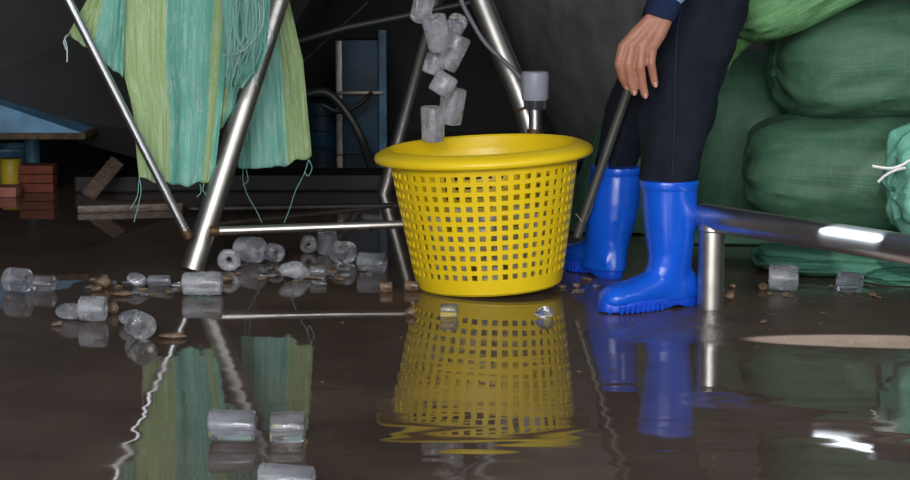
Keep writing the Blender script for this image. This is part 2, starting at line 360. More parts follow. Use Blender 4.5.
# drum
q = P(322, 140, 8.6); bm = bmesh.new(); zz = P(322, 99, 8.6).z
lathe(bm, [(.02, 0), (.10, 0), (.105, .01), (.105, zz*.33), (.11, zz*.345), (.105, zz*.36), (.105, zz*.66), (.11, zz*.675), (.105, zz*.69), (.105, zz-.01), (.09, zz), (.02, zz)], 32, (q.x, 8.6, 0), capb=True)
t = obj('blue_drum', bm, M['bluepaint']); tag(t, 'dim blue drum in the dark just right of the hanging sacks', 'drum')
# dark overhead pipe
bm = bmesh.new(); tube(bm, [P(290, 44, 6.3), P(345, 28, 6.3), P(425, 12, 6.3), P(500, -4, 6.3)], .011, 16)
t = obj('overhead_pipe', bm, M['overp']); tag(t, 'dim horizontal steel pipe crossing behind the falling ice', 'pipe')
# blue trough (tapered) at left edge
bm = bmesh.new(); Y0 = 6.45
A = [P(-60, 84, Y0), P(85, 134, Y0), P(-60, 134, Y0)]
v1 = [bm.verts.new(p) for p in A]; v2 = [bm.verts.new(p+Vector((0, .9, 0))) for p in A]
bm.faces.new(v1); bm.faces.new(v2[::-1])
for i in range(3): bm.faces.new([v1[i], v2[i], v2[(i+1) % 3], v1[(i+1) % 3]])
bmesh.ops.recalc_face_normals(bm, faces=bm.faces)
ft = G(32, 193); 
t = thing('blue_machine_base', 'blue painted machine base with rusty lower edge at the left', 'machine', Vector((P(10, 140, Y0).x, Y0+.2, 0)))
obj('skirt', bm, M['bluepaint2'], t, smooth=False)
bm = bmesh.new(); box(bm, (P(6, 136, Y0).x, Y0+.45, P(10, 136, Y0).z), (.54, .92, .022), bev=.004); obj('flange', bm, M['rust'], t)
q = P(32, 138, 7.25); q.z = P(10, 136, Y0).z; bm = bmesh.new(); tube(bm, [(q.x, q.y, q.z-.01), (q.x, q.y, 0)], .030, 20); obj('leg', bm, M['bluepaint2'], t)
q = P(-30, 138, 7.25); q.z = P(10, 136, Y0).z; bm = bmesh.new(); tube(bm, [(q.x, q.y, q.z-.01), (q.x, q.y, 0)], .030, 20); obj('leg', bm, M['bluepaint2'], t)
# blue tub behind bricks
q = P(-2, 170, 7.35); bm = bmesh.new(); lathe(bm, [(.01, 0), (.09, 0), (.095, .01), (.125, .085), (.13, .088), (.13, .10), (.12, .10), (.09, .02), (.01, .015)], 36, (q.x, 7.55, 0))
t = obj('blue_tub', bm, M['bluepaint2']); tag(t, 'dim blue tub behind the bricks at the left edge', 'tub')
# yellow tin
q = P(4, 187, 7.0); bm = bmesh.new(); lathe(bm, [(.001, 0), (.038, 0), (.04, .004), (.04, .092), (.037, .096), (.001, .096)], 24, (q.x, 7.12, 0))
t = obj('yellow_tin', bm, M['yellowtin']); tag(t, 'small yellow tin behind the pale brick at left edge', 'tin')
# bricks
def brick(px, yb, Y, w, h, m, label, z0=0.0, grp=None):
    bm = bmesh.new(); q = P(px, yb, Y); box(bm, (q.x, Y, z0+h/2), (w, .10, h), (0, 0, random.uniform(-.05, .05)), .005)
    return tag(obj('brick', bm, m), label, 'brick', grp)
random.seed(3)
brick(8, 197, 6.75, .085, .036, M['pinkbrick'], 'pale pink brick on the floor at the left edge')
for k, (z, lab) in enumerate(((0, 'red brick at the bottom of the dim left stack'), (.033, 'red brick in the middle of the dim left stack'), (.066, 'red brick on top of the dim left stack'))):
    brick(39, 190, 6.9, .125, .031, M['brick'], lab, z, 'red bricks stacked at the left')
# planks
bm = bmesh.new(); a = P(88, 206, 6.55); b_ = P(118, 160, 6.7); a.z = .02
d = (b_-a); L_ = d.length; ang = math.atan2(d.x, d.z)
box(bm, (a+b_)/2, (.052, .02, L_), (math.atan2(-d.y, d.z)*1.0, ang, 0), .003)
t = obj('wooden_plank', bm, M['wood']); tag(t, 'short wooden plank leaning upright at the left under the hopper', 'plank')
bm = bmesh.new(); a = G(78, 212); b_ = G(180, 207); box(bm, ((a.x+b_.x)/2, (a.y+b_.y)/2, .012), ((b_-a).length, .12, .024), (0, 0, .22), .004)
t = obj('wooden_board', bm, M['wood']); tag(t, 'flat wet wooden board lying on the floor behind the thin brace', 'board')
bm = bmesh.new(); a = P(112, 165, 7.1); tube(bm, [a, P(140, 205, 6.9)], .03, 12)
t = obj('dark_pipe', bm, M['steeldull']); tag(t, 'dark short pipe slanting behind the leaning wooden plank', 'pipe')

# ------------------------------------------------------------ stainless tripod stand
F1 = G(192, 270); F2 = G(549, 246); F3 = G(384, 194)
def pipe_pts(lst): return [P(*q) for q in lst]
t = thing('tripod_stand', 'stainless steel pipe stand with splayed legs and braces behind the yellow basket', 'stand', (F1+F2+F3)/3)
r = .0305
top1 = P(278, 0, 5.33); dirv = (top1-F1)
bm = bmesh.new(); tube(bm, [F1, F1+dirv*.5, top1, F1+dirv*2.0], r, 32); obj('leg', bm, M['steel'], t)
bm = bmesh.new(); e2 = P(481, 0, 5.62)
p2 = catmull([F2, P(538, 180, 5.5), P(532, 135, 5.52), P(521, 98, 5.54), P(500, 48, 5.58), e2], 8); p2 += [e2+(e2-p2[-3]).normalized()*.7]
tube(bm, p2, .033, 28); lg = obj('leg', bm, M['steel'], t)
bm = bmesh.new(); c0 = P(525, 110, 5.53); dv = (P(521, 98, 5.54)-P(529, 124, 5.52)).normalized(); tube(bm, [c0-dv*.004, c0, c0+dv*.004], [.0335, .0348, .0335], 28); obj('weld_ring', bm, M['weld'], lg)
bm = bmesh.new(); e3 = P(427, 34, 6.75); tube(bm, [F3, e3, e3+(e3-F3)*.8+Vector((0,-.25,0))], .026, 24); l3 = obj('leg', bm, M['steel'], t)
bm = bmesh.new(); a = P(188, 236, 5.09); b_ = P(68, 0, 4.98); tube(bm, [a, b_, b_+(b_-a)*.5], .0118, 20); bs = obj('thin_brace', bm, M['steelbright'], t)
bm = bmesh.new(); dd = (b_-a).normalized(); tube(bm, [a-dd*.005, a+dd*.012, a+dd*.02], [.014, .014, .0113], 16); obj('weld_ring', bm, M['weld'], bs)
bm = bmesh.new(); a = P(212, 231, 5.06); b_ = P(552, 219, 5.2); tube(bm, [a, b_], .0115, 20); bs = obj('cross_brace', bm, M['steel'], t)
bm = bmesh.new(); dd = (b_-a).normalized(); tube(bm, [a-dd*.006, a+dd*.012, a+dd*.02], [.014, .014, .0115], 16); obj('weld_ring', bm, M['weld'], bs)
bm = bmesh.new(); tube(bm, [P(205, 209, 6.2), P(402, 206, 6.5)], .012, 16)
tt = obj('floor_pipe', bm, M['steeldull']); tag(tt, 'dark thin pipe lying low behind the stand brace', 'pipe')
# separate darker strut beside the person's leg
bm = bmesh.new(); a = P(583, 219, 4.98); b_ = P(629, 88, 4.95); tube(bm, [a-(b_-a).normalized()*.05, a, b_, b_+(b_-a)*.35], .0125, 20)
tt = thing('slanted_strut', 'dull grey pipe slanting up beside the blue boot behind', 'pipe', a)
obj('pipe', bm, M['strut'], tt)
bm = bmesh.new(); tube(bm, catmull([a+Vector((-.02, -.014, .015)), a+Vector((.0, -.02, -.005)), a+Vector((.018, -.018, .02)), a+Vector((.026, -.016, .05)), a+Vector((.03, -.012, .08))], 6), .0016, 8); obj('tie_wire', bm, M['steeldull'], tt)

# hanging bar above the frame carrying the cloths
bm = bmesh.new(); hb0 = Vector((-1.35, 4.95, 1.0)); hb1 = Vector((-.35, 5.24, 1.0)); tube(bm, [hb0, hb1], .012, 16); obj('hanging_bar', bm, M['steel'], t)

# ------------------------------------------------------------ hanging sacks
def interp(lst, v):
    if v <= lst[0][0]: return Vector(lst[0][1:])
    for (a, *pa), (b, *pb) in zip(lst, lst[1:]):
        if v <= b: return Vector(pa).lerp(Vector(pb), (v-a)/(b-a))
    return Vector(lst[-1][1:])
def cloth(left, right, Yl, Yr, waves, amp, seed, nu=90, nv=110, droop=None, rough=0):
    """left/right: lists of (v, px, py); v from 0 (top) to 1 (hem)"""
    bm = bmesh.new(); uvl = bm.loops.layers.uv.new('UVMap'); rows = []
    for j in range(nv+1):
        v = j/nv; row = []
        a = interp(left, v); b = interp(right, v)
        for i in range(nu+1):
            u = i/nu; px = a[0]+(b[0]-a[0])*u; py = a[1]+(b[1]-a[1])*u
            if droop: py += droop*math.sin(PI*u)*max(0, v-.7)/.3
            if rough and v > .9: py += rough*noise.noise(Vector((u*7, seed, 0)))*(v-.9)/.1
            Y = Yl+(Yr-Yl)*u
            dY = 0
            for k, (f, ph) in enumerate(waves): dY += amp*math.sin(2*PI*(f*u+ph+.12*math.sin(3*v+k)))/(1+k*.5)
            dY += .012*noise.noise(Vector((u*3+seed, v*3, seed)))+.006*noise.noise(Vector((u*16, v*2.5+seed, 1)))+.0025*noise.noise(Vector((u*30, v*22+seed, 1)))
            row.append(P(px, py, Y+dY*(.35+.65*v)))
        rows.append(row)
    vs = grid(bm, rows)
    idx = {}
    for j, r in enumerate(vs):
        for i, v in enumerate(r): idx[v] = (i/nu, 1-j/nv)
    for f in bm.faces:
        for l in f.loops: l[uvl].uv = idx[l.vert]
    return bm, rows
def add_solid(o, t):
    m = o.modifiers.new('thick', 'SOLIDIFY'); m.thickness = t; m.offset = 0
def threads(parent, specs, m, name='loose_thread', rr=.0011):
    for pts in specs:
        bm = bmesh.new(); tube(bm, catmull(pts, 7), rr, 6); obj(name, bm, m, parent)
GRP = None
bm, rows = cloth([(0, 121, -110), (.33, 122, 0), (.6, 124, 75), (.75, 133, 112), (.9, 137, 160), (1, 139, 177)],
                 [(0, 236, -110), (.33, 232, 0), (.8, 222, 110), (1, 214, 181)], 5.11, 5.19, [(1.7, .1), (3.3, .4)], .009, 2.0, droop=6, rough=5)
s1 = obj('hanging_sack', bm, M['clothA']); add_solid(s1, .0016)
tag(s1, 'long empty sack with light green and teal stripes hanging behind the thin brace', 'sack')
D = 5.0
threads(s1, [[P(139, 176, D), P(141, 190, D), P(138, 206, D), P(134, 222, D)], [P(139, 180, D), P(137, 197, D), P(130, 209, D)],
             [P(200, 184, 5.1), P(201, 192, 5.1), P(197, 197, 5.1)], [P(204, 183, 5.1), P(203, 190, 5.1), P(206, 195, 5.1)]], M['thread'])
bm, rows = cloth([(0, 236, -110), (.4, 238, 0), (1, 238, 168)], [(0, 285, -110), (.36, 289, 0), (.7, 303, 60), (.9, 309, 125), (1, 312, 156)],
                 5.42, 5.46, [(1.4, .3), (3.1, .2)], .010, 7.0, droop=5, rough=4)
s2 = obj('hanging_sack', bm, M['clothB']); add_solid(s2, .0016)
tag(s2, 'empty teal sack with light green right edge hanging behind the thick steel leg', 'sack')
D = 5.44
threads(s2, [[P(243, 168, D), P(243, 180, D), P(247, 194, D), P(257, 212, D), P(262, 223, D)], [P(246, 168, D), P(248, 180, D), P(243, 185, D)],
             [P(309, 158, D), P(304, 174, D), P(295, 192, D), P(290, 208, D), P(284, 223, D)], [P(309, 160, D), P(312, 168, D), P(308, 176, D), P(305, 172, D)]], M['thread'])
bm, rows = cloth([(0, 150, -110), (.45, 95, -15), (.62, 84, 5), (1, 68, 34)], [(0, 160, -110), (.5, 126, -15), (1, 123, 78)],
                 5.04, 5.08, [(2.1, .2)], .008, 11.0, 60, 70, rough=3)
s3 = obj('hanging_sack', bm, M['clothC']); add_solid(s3, .0016)
tag(s3, 'small pointed flap of green and teal sack crossing behind the thin brace, top left', 'sack')
threads(s3, [[P(70, 33, 5.04), P(65, 38, 5.0), P(67, 48, 5.0), P(67, 62, 5.0)], [P(70, 33, 5.04), P(64, 41, 5.0), P(66, 50, 5.0)]], M['palethread'], rr=.002)
bm, rows = cloth([(0, 226, -110), (.45, 222, 0), (1, 226, 88)], [(0, 275, -110), (.5, 270, 0), (.78, 267, 50), (.9, 258, 72), (1, 244, 88)],
                 5.04, 5.03, [(3.2, .1), (5, .5)], .012, 17.0, 60, 70, rough=8)
s4 = obj('hanging_sack', bm, M['clothD']); add_solid(s4, .0016)
tag(s4, 'bunched frayed teal sack end with loose fibres beside the thick steel leg', 'sack')
random.seed(8)
for i in range(44):
    x = random.uniform(228, 264); Y = 4.995+random.uniform(-.02, .01); xe = random.uniform(222, 258); ye = random.uniform(50, 90)
    threads(s4, [[P(x, -8, Y), P(x+random.uniform(-5, 5), 25, Y), P((x+xe)/2+random.uniform(-5, 5), 50, Y), P(xe, ye, Y+.02)]], M['thread'] if i % 7 else M['palethread'], 'loose_fibre', random.uniform(.0006, .0013))
for i in range(9):
    x = 262+random.uniform(-3, 4); Y = 5.12
    threads(s4, [[P(x, -5, Y), P(x+random.uniform(0, 6), 20, Y-.03), P(x+random.uniform(-8, 8), 45+random.uniform(-8, 8), Y-.03), P(x-random.uniform(8, 26), 70+random.uniform(-8, 22), Y-.04)]], M['palethread'], 'loose_fibre', .0008)
# small lower green piece peeking left of the leg
bm, rows = cloth([(0, 222, 80), (1, 220, 128)], [(0, 240, 80), (.6, 234, 108), (1, 222, 128)], 5.2, 5.22, [(2, .1)], .006, 21., 24, 30, rough=5)
s5 = obj('sack_scrap', bm, M['clothC']); add_solid(s5, .0016)
tag(s5, 'small torn green scrap hanging left of the thick leg below the frayed bunch', 'cloth')

# ------------------------------------------------------------ grey sensor
cpt = P(535, 100, 5.42); bx = cpt.x
cz = P(535, 71, 5.42).z; c2 = P(535, 100, 5.42).z; c3 = P(535, 109, 5.42).z
t = thing('level_sensor', 'grey capped sensor on a short steel tube behind the basket rim', 'sensor', (bx, 5.42, 0))
bm = bmesh.new(); lathe(bm, [(.001, c2), (.036, c2), (.038, c2+.004), (.0395, cz-.012), (.0385, cz-.005), (.034, cz-.001), (.001, cz)], 40, (bx, 5.42, 0)); obj('cap', bm, M['capgrey'], t)
bm = bmesh.new(); lathe(bm, [(.001, c3), (.022, c3), (.024, c2), (.001, c2)], 32, (bx, 5.42, 0))
for k in range(16):
    an = 2*PI*k/16; box(bm, (bx+.027*math.cos(an), 5.42+.027*math.sin(an), (c2+c3)/2), (.010, .004, c2-c3), (0, 0, an), .0008)
obj('ribbed_collar', bm, M['collar'], t)
bm = bmesh.new(); tube(bm, [(bx, 5.42, c3+.001), (bx, 5.42, .0)], .0175, 24); obj('tube', bm, M['steelbright'], t)
bm = bmesh.new(); zz = P(535, 131, 5.42).z; tube(bm, [(bx, 5.42, zz-.006), (bx, 5.42, zz+.006)], .022, 24); obj('clamp', bm, M['weld'], t)
bm = bmesh.new(); box(bm, (bx, 5.42, .006), (.10, .10, .012), bev=.002); obj('base_plate', bm, M['steeldull'], t)
bm = bmesh.new(); tube(bm, catmull([P(452, -30, 5.52), P(461, 0, 5.5), P(472, 22, 5.48), P(486, 44, 5.47), P(505, 62, 5.46), P(523, 80, 5.44)], 8), .0065, 12); obj('cable', bm, M['cable'], t)

# ------------------------------------------------------------ yellow basket (leans slightly)
def basket():
    bx_ = G(489.5, 287)
    root = thing('laundry_basket', 'round yellow plastic basket with square holes standing on the wet floor', 'basket', bx_)
    NC, NR = 48, 11
    H = .364; zt, zb = .313, .037
    def rad(z): return .186 + (.240-.186)*(z/.325)**.95
    TH = .0055
    bm = bmesh.new()
    # z breakpoints
    zs = [0.012, .026]; pitch = (zt-zb)/NR
    kinds = [False]
    for i in range(NR):
        zs.append(zb+i*pitch+pitch*.23); kinds.append(False)
        zs.append(zb+i*pitch+pitch*.77); kinds.append(True)
    zs += [zt+.003, .328]; kinds += [False, False]
    us = []; uk = []
    for i in range(NC):
        us += [(i+.0)/NC, (i+.23)/NC, (i+.77)/NC]; uk += [False, True, False]
    n = len(us)
    def ring(z, off): return [bm.verts.new(((rad(z)+off)*math.cos(2*PI*u), (rad(z)+off)*math.sin(2*PI*u), z)) for u in us]
    out = [ring(z, 0) for z in zs]; inn = [ring(z, -TH) for z in zs]
    for r_ in range(len(zs)-1):
        for c_ in range(n):
            d_ = (c_+1) % n; hole = kinds[r_] and uk[c_]
            if not hole:
                bm.faces.new([out[r_][c_], out[r_][d_], out[r_+1][d_], out[r_+1][c_]])
                bm.faces.new([inn[r_][d_], inn[r_][c_], inn[r_+1][c_], inn[r_+1][d_]])
            else:
                bm.faces.new([out[r_][c_], inn[r_][c_], inn[r_][d_], out[r_][d_]])
                bm.faces.new([out[r_+1][d_], inn[r_+1][d_], inn[r_+1][c_], out[r_+1][c_]])
                bm.faces.new([out[r_][c_], out[r_+1][c_], inn[r_+1][c_], inn[r_][c_]])
                bm.faces.new([out[r_][d_], inn[r_][d_], inn[r_+1][d_], out[r_+1][d_]])
    for c_ in range(n):
        d_ = (c_+1) % n
        bm.faces.new([inn[-1][c_], inn[-1][d_], out[-1][d_], out[-1][c_]])
    body = bm
    rot = Matrix.Rotation(R(-2.7), 4, 'Y') @ Matrix.Rotation(R(.6), 4, 'X')
    lift = .0088
    T = Matrix.Translation(bx_ + Vector((0, 0, lift))) @ rot
    bmesh.ops.transform(body, matrix=T, verts=body.verts)
    o = obj('perforated_wall', body, M['yellow'], root)
    bmesh_ = bmesh.new()
    rz = [(.2345, .325), (.2405, .325), (.2435, .330), (.255, .3325), (.268, .3315), (.2735, .328), (.277, .3305), (.279, .337), (.2765, .345), (.268, .3515), (.255, .3575), (.246, .3605), (.240, .3605), (.2355, .356), (.2345, .335)]
    lathe(bmesh_, rz, 144, closed=True); bmesh.ops.remove_doubles(bmesh_, verts=bmesh_.verts, dist=1e-6); bmesh.ops.recalc_face_normals(bmesh_, faces=bmesh_.faces)
    bmesh.ops.transform(bmesh_, matrix=T, verts=bmesh_.verts); obj('rim', bmesh_, M['yellow'], root)
    b2 = bmesh.new(); lathe(b2, [(.001, .006), (.165, .006), (.170, .0), (.180, .0), (.1866, .006), (.1872, .014), (.1868, .0125), (.181, .0125), (.001, .010)], 96)
    bmesh.ops.transform(b2, matrix=T, verts=b2.verts); obj('base', b2, M['yellow'], root)
    return bx_, T
BK, BT = basket()

# ------------------------------------------------------------ ice
def ice_mesh(kind, seed):
    bm = bmesh.new(); random.seed(seed)
    if kind in ('tube', 'short', 'disc'):
        L_ = {'tube': .078, 'short': .052, 'disc': .03}[kind]; ro = .0265; ri = .007
        prof = [(ri, -L_/2+.004), (ri+.004, -L_/2), (ro-.005, -L_/2), (ro-.0012, -L_/2+.0016), (ro, -L_/2+.005), (ro+.0005, 0), (ro, L_/2-.005), (ro-.0012, L_/2-.0016), (ro-.005, L_/2), (ri+.004, L_/2), (ri, L_/2-.004)]
        lathe(bm, prof, 28, closed=True); bmesh.ops.remove_doubles(bm, verts=bm.verts, dist=1e-6)
    else:
        bmesh.ops.create_icosphere(bm, subdivisions=3, radius=.028)
        for v in bm.verts: v.co = Vector((v.co.x*1.25, v.co.y, v.co.z*.72))
    for v in bm.verts:
        k = v.co*22+Vector((seed*3.1, 0, 0)); v.co += v.co.normalized()*(.0065 if kind in ('lump', 'chip') else .0018)*noise.noise(k)*1.6 + Vector((noise.noise(k*.5), noise.noise(k*.5+Vector((5, 0, 0))), 0))*.003
    if kind == 'lump' or kind == 'chip':
        for n_ in range(5):
            nn = Vector((random.uniform(-1, 1), random.uniform(-1, 1), random.uniform(-1, 1))).normalized(); dd = random.uniform(.017, .023)
            for v in bm.verts:
                q = v.co.dot(nn)
                if q > dd: v.co -= nn*(q-dd)*.9
    bmesh.ops.recalc_face_normals(bm, faces=bm.faces)
    me = bpy.data.meshes.new('ice_'+kind); bm.to_mesh(me); bm.free(); me.shade_smooth(); me.set_sharp_from_angle(angle=R(50))
    return me
ICE = {(k, m): None for k in ('tube', 'short', 'disc', 'lump', 'chip') for m in ('ice', 'iceclear', 'icewhite', 'icebrown', 'icemilk')}
def get_ice(k, m):
    if ICE[(k, m)] is None:
        me = ice_mesh(k, hash_(k+m)); me.materials.append(M[m]); ICE[(k, m)] = me
    return ICE[(k, m)]
def hash_(s): return sum(ord(c)*(i+1) for i, c in enumerate(s)) % 97
def ice(kind, m, pt, rot, sc=1., label='', group=None, name='ice_cube', rest=True, cat='ice cube'):
    me = get_ice(kind, m); o = bpy.data.objects.new(name, me); C.objects.link(o)
    sc = sc if isinstance(sc, (tuple, list)) else (sc, sc, sc)
    o.rotation_euler = rot; o.scale = sc
    mtx = Euler(rot).to_matrix() @ Matrix.Diagonal(sc)
    zmin = min((mtx @ v.co).z for v in me.vertices)
    o.location = Vector((pt[0], pt[1], (0 if rest is True else pt[2]) - (zmin if rest is not None else 0)))
    tag(o, label, cat, group); return o
H = PI/2
def gi(px, py, *a, **k):
    g = G(px, py); g.y += .026; return ice(a[0], a[1], g, *a[2:], **k)
# lying tubes have rot (H, 0, yaw): axis horizontal; yaw 90deg -> axis along X
gi(16, 294, 'short', 'ice', (H, 0, R(70)), 1.15, 'rounded clear ice cube at the far left edge of the floor')
gi(42, 293, 'short', 'iceclear', (H, 0, R(80)), (.85, .75, 1), 'low clear ice piece right beside the leftmost ice cube')
gi(70, 322, 'lump', 'ice', (0, 0, .4), 1.1, 'smaller clear ice lump left of the blocky cube in the left pair')
gi(91, 324, 'short', 'icewhite', (H, 0, R(86)), (1.08, 1.08, 1.2), 'blocky pale ice cube, right one of the front left pair', name='ice_cube')
gi(138, 340, 'short', 'iceclear', (H, .2, R(25)), 1.12, 'glassy round ice cube front-most of the left group of ice')
gi(129, 327, 'lump', 'ice', (0, 0, 1.4), .95, 'ice lump half hidden behind the glassy round cube')
gi(201, 297, 'tube', 'icewhite', (H, 0, R(90)), (1.08, 1.1, 1.27), 'long pale ice tube lying just in front of the thick steel leg')
gi(228, 272, 'disc', 'icewhite', (H, 0, R(8)), (1.12, 1.12, 1.3), 'round ice tube seen end-on just right of the thick steel leg')
gi(249, 264, 'tube', 'icewhite', (H, 0, R(62)), (1.35, 1.35, .95), 'largest ice tube under the cross brace near the thick leg')
gi(273, 264, 'short', 'ice', (H, 0, R(25)), (1.0, 1., 1), 'ice cube touching the right end of the largest tube under the brace')
gi(308, 254, 'short', 'iceclear', (H, 0, R(5)), (.95, .95, 1), 'small glassy ice ball alone under the middle of the brace')
gi(327, 256, 'tube', 'ice', (.2, 0, R(10)), (1.05, 1.05, .85), 'upright ice tube standing under the brace')
gi(342, 264, 'short', 'iceclear', (H, .3, R(50)), (1.15, 1.15, 1), 'glassy ice cube leaning by the upright tube')
gi(372, 274, 'tube', 'ice', (H, 0, R(75)), (1.1, 1.0, .95), 'clear ice tube lying left of the yellow basket')
gi(292, 281, 'lump', 'icewhite', (0, .1, .3), (1.25, 1.1, 1.25), 'broken white ice chunk in front of the cubes under the brace')
gi(317, 280, 'short', 'iceclear', (H, 0, R(88)), (.7, .7, .8), 'small clear ice bit right of the broken white chunk')
gi(231, 445, 'tube', 'ice', (H, 0, R(88)), (1.05, 1.05, 1.04), 'large ice tube in the foreground, the left of two in the sack reflection')
gi(286, 446, 'short', 'iceclear', (H, 0, R(92)), (1.03, 1.03, 1.15), 'clear ice cube in the foreground, the right of two in the sack reflection')
gi(286, 499, 'tube', 'ice', (H, 0, R(80)), (.9, .9, 1.1), 'pale ice tube cut off by the bottom of the photo')
gi(785, 293, 'short', 'icewhite', (H, 0, R(80)), (1.25, 1.2, 1.45), 'frosty ice cube under the bench pipe, nearer the post')
gi(852, 295, 'short', 'ice', (H, 0, R(60)), (1.0, 1.0, 1.15), 'clear ice cube under the bench pipe, farther from the post')
gi(731, 302, 'lump', 'icebrown', (0, 0, .4), .55, 'small brownish ice lump right of the bench post foot')
gi(765, 292, 'chip', 'icebrown', (0, 0, .9), .5, 'small muddy ice chip left of the frosty cube')
gi(449, 319, 'short', 'iceclear', (H, 0, R(84)), (.62, .62, .78), 'small clear ice cube in front of the basket, left of centre')
gi(546, 320, 'lump', 'iceclear', (0, 0, .1), (.72, .6, .7), 'small clear ice chip in front of the basket at right')
gi(411, 318, 'lump', 'icebrown', (0, 0, .5), .5, 'small brownish ice bit just left of the basket front')
gi(386, 294, 'short', 'icebrown', (H, 0, R(88)), (.5, .5, .6), 'small tan ice stub left of the basket foot')
gi(412, 293, 'short', 'icebrown', (H, 0, R(80)), (.5, .5, .7), 'tan ice stub against the left foot of the basket')
gi(102, 290, 'lump', 'icebrown', (0, .1, .6), (.8, .7, .8), 'jagged muddy ice piece in the left background water')
gi(135, 290, 'lump', 'ice', (0, .4, .9), (.75, .8, 1.0), 'jagged clear ice piece beside a low brown strip')
gi(158, 288, 'short', 'ice', (H, 0, R(85)), (.55, .55, 1.1), 'low thin ice piece left of the long pale tube')
gi(95, 293, 'chip', 'icebrown', (0, 0, .2), (.5, .5, .4), 'muddy ice chip in front of the jagged muddy piece')
gi(121, 298, 'lump', 'icebrown', (0, 0, .05), (1.0, .5, .32), 'flat tan slab of muddy ice left of the long pale tube')
gi(112, 316, 'lump', 'icebrown', (0, 0, .8), (.5, .5, .7), 'dim round muddy ice bit behind the blocky cube')
gi(172, 341, 'lump', 'icebrown', (0, 0, .02), (1.05, .4, .32), 'flat tan ice sliver right of the glassy round cube')
gi(55, 328, 'chip', 'icebrown', (0, 0, .4), (.55, .4, .3), 'flat muddy chip left of the front left pair')
gi(222, 283, 'lump', 'icebrown', (0, 0, .1), (.95, .6, .4), 'flat brown ice behind the right end of the long pale tube')
gi(765, 325, 'chip', 'icebrown', (0, 0, .1), (.35, .3, .2), 'tiny tan chip on the wet floor right of the bench post')
random.seed(21)
for i in range(80):
    reg = random.choice([(205, 350, 268, 290), (205, 345, 268, 284), (205, 345, 268, 284), (230, 380, 268, 282), (85, 185, 283, 300), (85, 185, 283, 300), (560, 600, 268, 290), (575, 600, 285, 298), (690, 890, 288, 300)])
    px = random.uniform(reg[0], reg[1]); py = random.uniform(reg[2], reg[3])
    gi(px, py, random.choice(('chip', 'lump')), random.choice(('icebrown', 'icebrown', 'icebrown', 'iceclear', 'ice')), (0, 0, random.uniform(0, 6)), (random.uniform(.25, .75), random.uniform(.2, .45), random.uniform(.12, .36)),
       'tiny melting ice chip scattered among the larger ice on the wet floor', group='tiny ice chips on the floor', name='ice_chip', cat='ice chip')
for i in range(16):
    px = random.uniform(210, 640); py = random.uniform(318, 400)
    if i > 9: px = random.uniform(700, 880); py = random.uniform(312, 380)
    gi(px, py, 'chip', 'icebrown', (0, 0, random.uniform(0, 6)), (random.uniform(.12, .25), random.uniform(.1, .2), .06),
       'tiny flat speck of muddy ice floating on open water in the foreground', group='specks on the open water', name='ice_speck', cat='ice chip')
# in the basket: rest on the basket's bottom
random.seed(5)
lay = []
for L_, n_, rr in ((0, 8, .125), (1, 8, .13), (2, 5, .14)):
    for k in range(n_):
        an = 2*PI*(k/n_)+L_*.4; lay.append((rr*math.cos(an), rr*math.sin(an), .018+L_*.057, an))
    lay.append((0.0, 0.0, .018+L_*.057, L_))
for x, y, z, an in lay:
    p = BT @ Vector((x, y, z))
    ice('tube' if (x or y) else 'short', 'icemilk', p, (H, 0, an), (1, 1, .85), 'pale ice tube inside the yellow basket, seen through its holes', 'ice tubes inside the basket', 'ice_tube', rest=False, cat='ice tube')
# falling
for px, py, k, rot, sc, lab in (
    (423, 6, 'tube', (.5, .3, 0), 1.0, 'falling ice tube, topmost of the pieces dropping into the basket'),
    (437, 33, 'tube', (.2, -.3, .4), 1.15, 'falling ice tube, second from the top of the stream'),
    (452, 52, 'tube', (.4, .25, 1), 1.2, 'falling ice tube, right-hand piece in the middle of the stream'),
    (434, 64, 'short', (.3, .1, 1), 1.0, 'falling short ice tube, left-hand piece in the middle of the stream'),
    (443, 84, 'short', (.2, .5, .5), 1.1, 'falling short ice tube between the middle and lower pieces'),
    (455, 26, 'short', (.6, .5, 0), 1.0, 'falling short ice tube at the right of the upper stream'),
    (452, 106, 'tube', (.15, .1, .5), 1.2, 'falling ice tube right above the basket, the higher one'),
    (433, 124, 'tube', (.1, -.05, .5), 1.15, 'lowest falling ice tube just entering the basket mouth')):
    ice(k, 'icewhite', P(px, py, 4.9+.09*((py*7) % 3-1)), rot, sc, lab, 'falling ice', 'falling_ice', rest=None, cat='ice tube')

# ------------------------------------------------------------ bench pipe
t = thing('pipe_bench', 'low bench rail of thick shiny steel pipe on a round post, at right', 'bench', G(712, 308))
zc = .2195; r0 = .0325; A0 = Vector((P(712, 218, 4.55).x, 4.55, zc)); B0 = Vector((P(850, 238, 4.19).x, 4.19, zc)); dv = (B0-A0).normalized()
bm = bmesh.new(); st = A0-dv*.035
tube(bm, [st-dv*.008, st-dv*.004, st, st+dv*.3, st+dv*1.25, st+dv*1.26], [.018, .029, r0, r0, r0, .02], 40); obj('rail', bm, M['steelbright'], t)
for k, pos in enumerate((A0, A0+dv*1.15)):
    bm = bmesh.new(); tube(bm, [(pos.x, pos.y, zc-.01), (pos.x, pos.y, 0)], .0315, 36); lg = obj('post', bm, M['steel'], t)
    bm = bmesh.new(); tube(bm, [(pos.x, pos.y, zc-.032), (pos.x, pos.y, zc-.028), (pos.x, pos.y, zc-.02)], [.032, .0345, .033], 36); obj('weld_ring', bm, M['steel'], lg)

